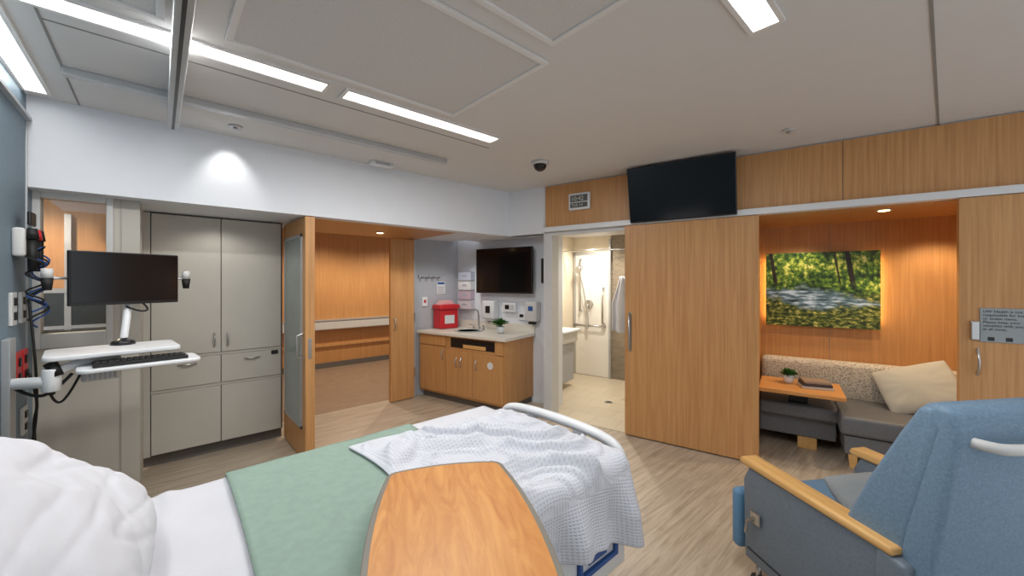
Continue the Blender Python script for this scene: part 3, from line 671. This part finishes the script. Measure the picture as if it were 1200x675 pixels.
boxes('base',[(-.25,.25,-.36,-.28,.07,.12),(-.25,-.19,-.36,.1,.07,.11),(.19,.25,-.36,.1,.07,.11)],GRAYW,ot,.01)
for i,(x,y) in enumerate([(-.22,-.34),(.22,-.34),(-.22,.07),(.22,.07)]):cyl('wheel_%d'%i,(x-.012,y,.035),(x+.012,y,.035),.035,DARK,ot)
# ---------------- recliner
rc=root('recliner_chair',Matrix.Translation((2.44,.22,0))@Matrix.Rotation(math.atan2(-.55,.835),4,'Z'))
for s_,nm in ((-1,'left'),(1,'right')):
    a,b=(-.385,-.30) if s_<0 else (.30,.385)
    prism('side_panel_'+nm,[(-.33,.14),(.36,.14),(.37,.55),(.33,.63),(-.33,.63)],a+.008,b-.008,UPHG,rc,.015,axis='x',seg=3)
    prism('arm_cap_'+nm,[(-.36,.628),(.37,.628),(.385,.642),(.37,.668),(-.36,.661)],a-.004,b+.004,WOODARM,rc,.010,axis='x',seg=3)
    prism('arm_pad_'+nm,[(-.40,.30),(-.3,.30),(-.3,.635),(-.40,.62)],a-.0,b+.0,UPHG,rc,.015,axis='x',seg=3)
    prism('side_seam_'+nm,[(-.30,.20),(.33,.20),(.335,.205),(-.30,.205)],(a+.004 if s_<0 else b-.008),(a+.008 if s_<0 else b-.004),DARK,rc,0,axis='x')
    for j,y in enumerate((-.3,.3)):
        cyl('caster_%s_%d'%(nm,j),((a+b)/2-.012,y,.04),((a+b)/2+.012,y,.04),.04,DARK,rc);cyl('stem_%s_%d'%(nm,j),((a+b)/2,y,.05),((a+b)/2,y,.15),.014,METAL,rc)
box('seat_cushion',-.295,.295,-.25,.42,.36,.49,SEATB,rc,.04,5);box('seat_base',-.29,.29,-.3,.36,.16,.37,UPHG,rc,.01)
box('footrest_panel',-.375,.295,.40,.47,.14,.46,SEATB,rc,.03,4)
prism('back_cushion',[(-.12,.46),(-.30,.46),(-.46,1.12),(-.44,1.185),(-.39,1.185),(-.33,1.04),(-.2,.7)],-.30,.30,UPH,rc,.035,axis='x',seg=5)
prism('back_shell',[(-.30,.30),(-.40,.30),(-.52,1.10),(-.50,1.185),(-.46,1.20),(-.41,1.16)],-.345,.345,UPH,rc,.03,axis='x',seg=5)
for s_,nm in ((-1,'l'),(1,'r')):
    prism('wing_'+nm,[(-.14,.62),(-.36,.62),(-.48,1.12),(-.455,1.185),(-.41,1.18),(-.35,1.07),(-.24,.85)],s_*.318-.03,s_*.318+.03,UPH,rc,.028,axis='x',seg=5)
tube('push_bar',[(-.29,-.48,1.09),(-.29,-.56,1.09),(-.2,-.57,1.08),(.2,-.57,1.08),(.29,-.56,1.09),(.29,-.48,1.09)],.017,OFFW,rc,smoothc=True)
box('recline_lever',-.392,-.385,.24,.30,.36,.42,METAL,rc,.004)
tube('trigger',[(-.39,.27,.4),(-.41,.30,.36),(-.41,.31,.3)],.007,METAL,rc)
o=pillow('lumbar_pillow',.44,.28,.13,CUSHG,rc,seed=8,wr=.006);o.matrix_local=Matrix.Translation((.06,.03,.57))@Matrix.Rotation(R(40),4,'X')
BB('baseboard_right',[(.03,1.15,-.012,0,0,.1),(2.42,4.2,-.012,0,0,.1)],BASE)
# ---------------- lights
area('strip_lamp_a',(.14,2.43,CZ-.03),(0,0,0),1.1,.1,15,(1,.98,.95))
area('strip_lamp_b',(1.42,2.43,CZ-.03),(0,0,0),1.1,.1,21,(1,.98,.95))
area('strip_lamp_c',(-.54,1.6,CZ-.03),(0,0,0),.08,3.6,9,(1,.99,.97))
area('strip_lamp_d',(1.42,.54,CZ-.03),(0,0,0),1.1,.1,20,(1,.98,.95))
def bspot(n,s,d,z,e,a,col=(1,.8,.54),tg=None):
    return spot(n,BP(s,d,z),e,a,col,target=BP(*tg) if tg else None)
bspot('niche_lamp_a',2.05,.4,2.17,30,120);bspot('niche_lamp_b',1.5,.75,2.17,18,120);bspot('niche_lamp_c',2.5,.75,2.17,28,120)
bspot('bath_lamp',-.8,1.2,2.32,80,150,(1,.92,.8));bspot('bath_lamp_b',-1.2,1.7,2.32,40,150,(1,.92,.8))
spot('door_lamp',(1.95,4.5,2.16),20,130,(1,.88,.7))
spot('corridor_lamp_a',(2.2,6.6,2.56),95,150,(1,.88,.7));spot('corridor_lamp_b',(3.6,6.6,2.56),95,150,(1,.88,.7))
spot('soffit_lamp',(.40,3.60,CZ-.03),7,76,(1,.97,.92),.8,target=(.40,3.76,2.3))
spot('sink_lamp',(2.9,4.3,2.15),18,140,(1,.97,.92))
spot('station_fill',(-.8,4.7,2.4),60,150,(1,.85,.65))  # added fill light to brighten the room behind the window, no fixture
spot('cabinet_lamp',(.4,4.25,2.17),5,150,(1,.96,.9))
wd=bpy.data.worlds.new('w');sc.world=wd;wd.use_nodes=True;bg=wd.node_tree.nodes['Background'];bg.inputs[0].default_value=(.92,.96,1,1);bg.inputs[1].default_value=.95
# ---------------- camera
cd=bpy.data.cameras.new('camera');cd.sensor_width=36;cd.lens=460/1200*36;cd.shift_y=-7.5/1200;cd.clip_start=.02
co=bpy.data.objects.new('camera',cd);sc.collection.objects.link(co);co.location=(0,0,1.6);co.rotation_euler=(R(90),0,R(48-90));sc.camera=co
sc.view_settings.view_transform='Standard'
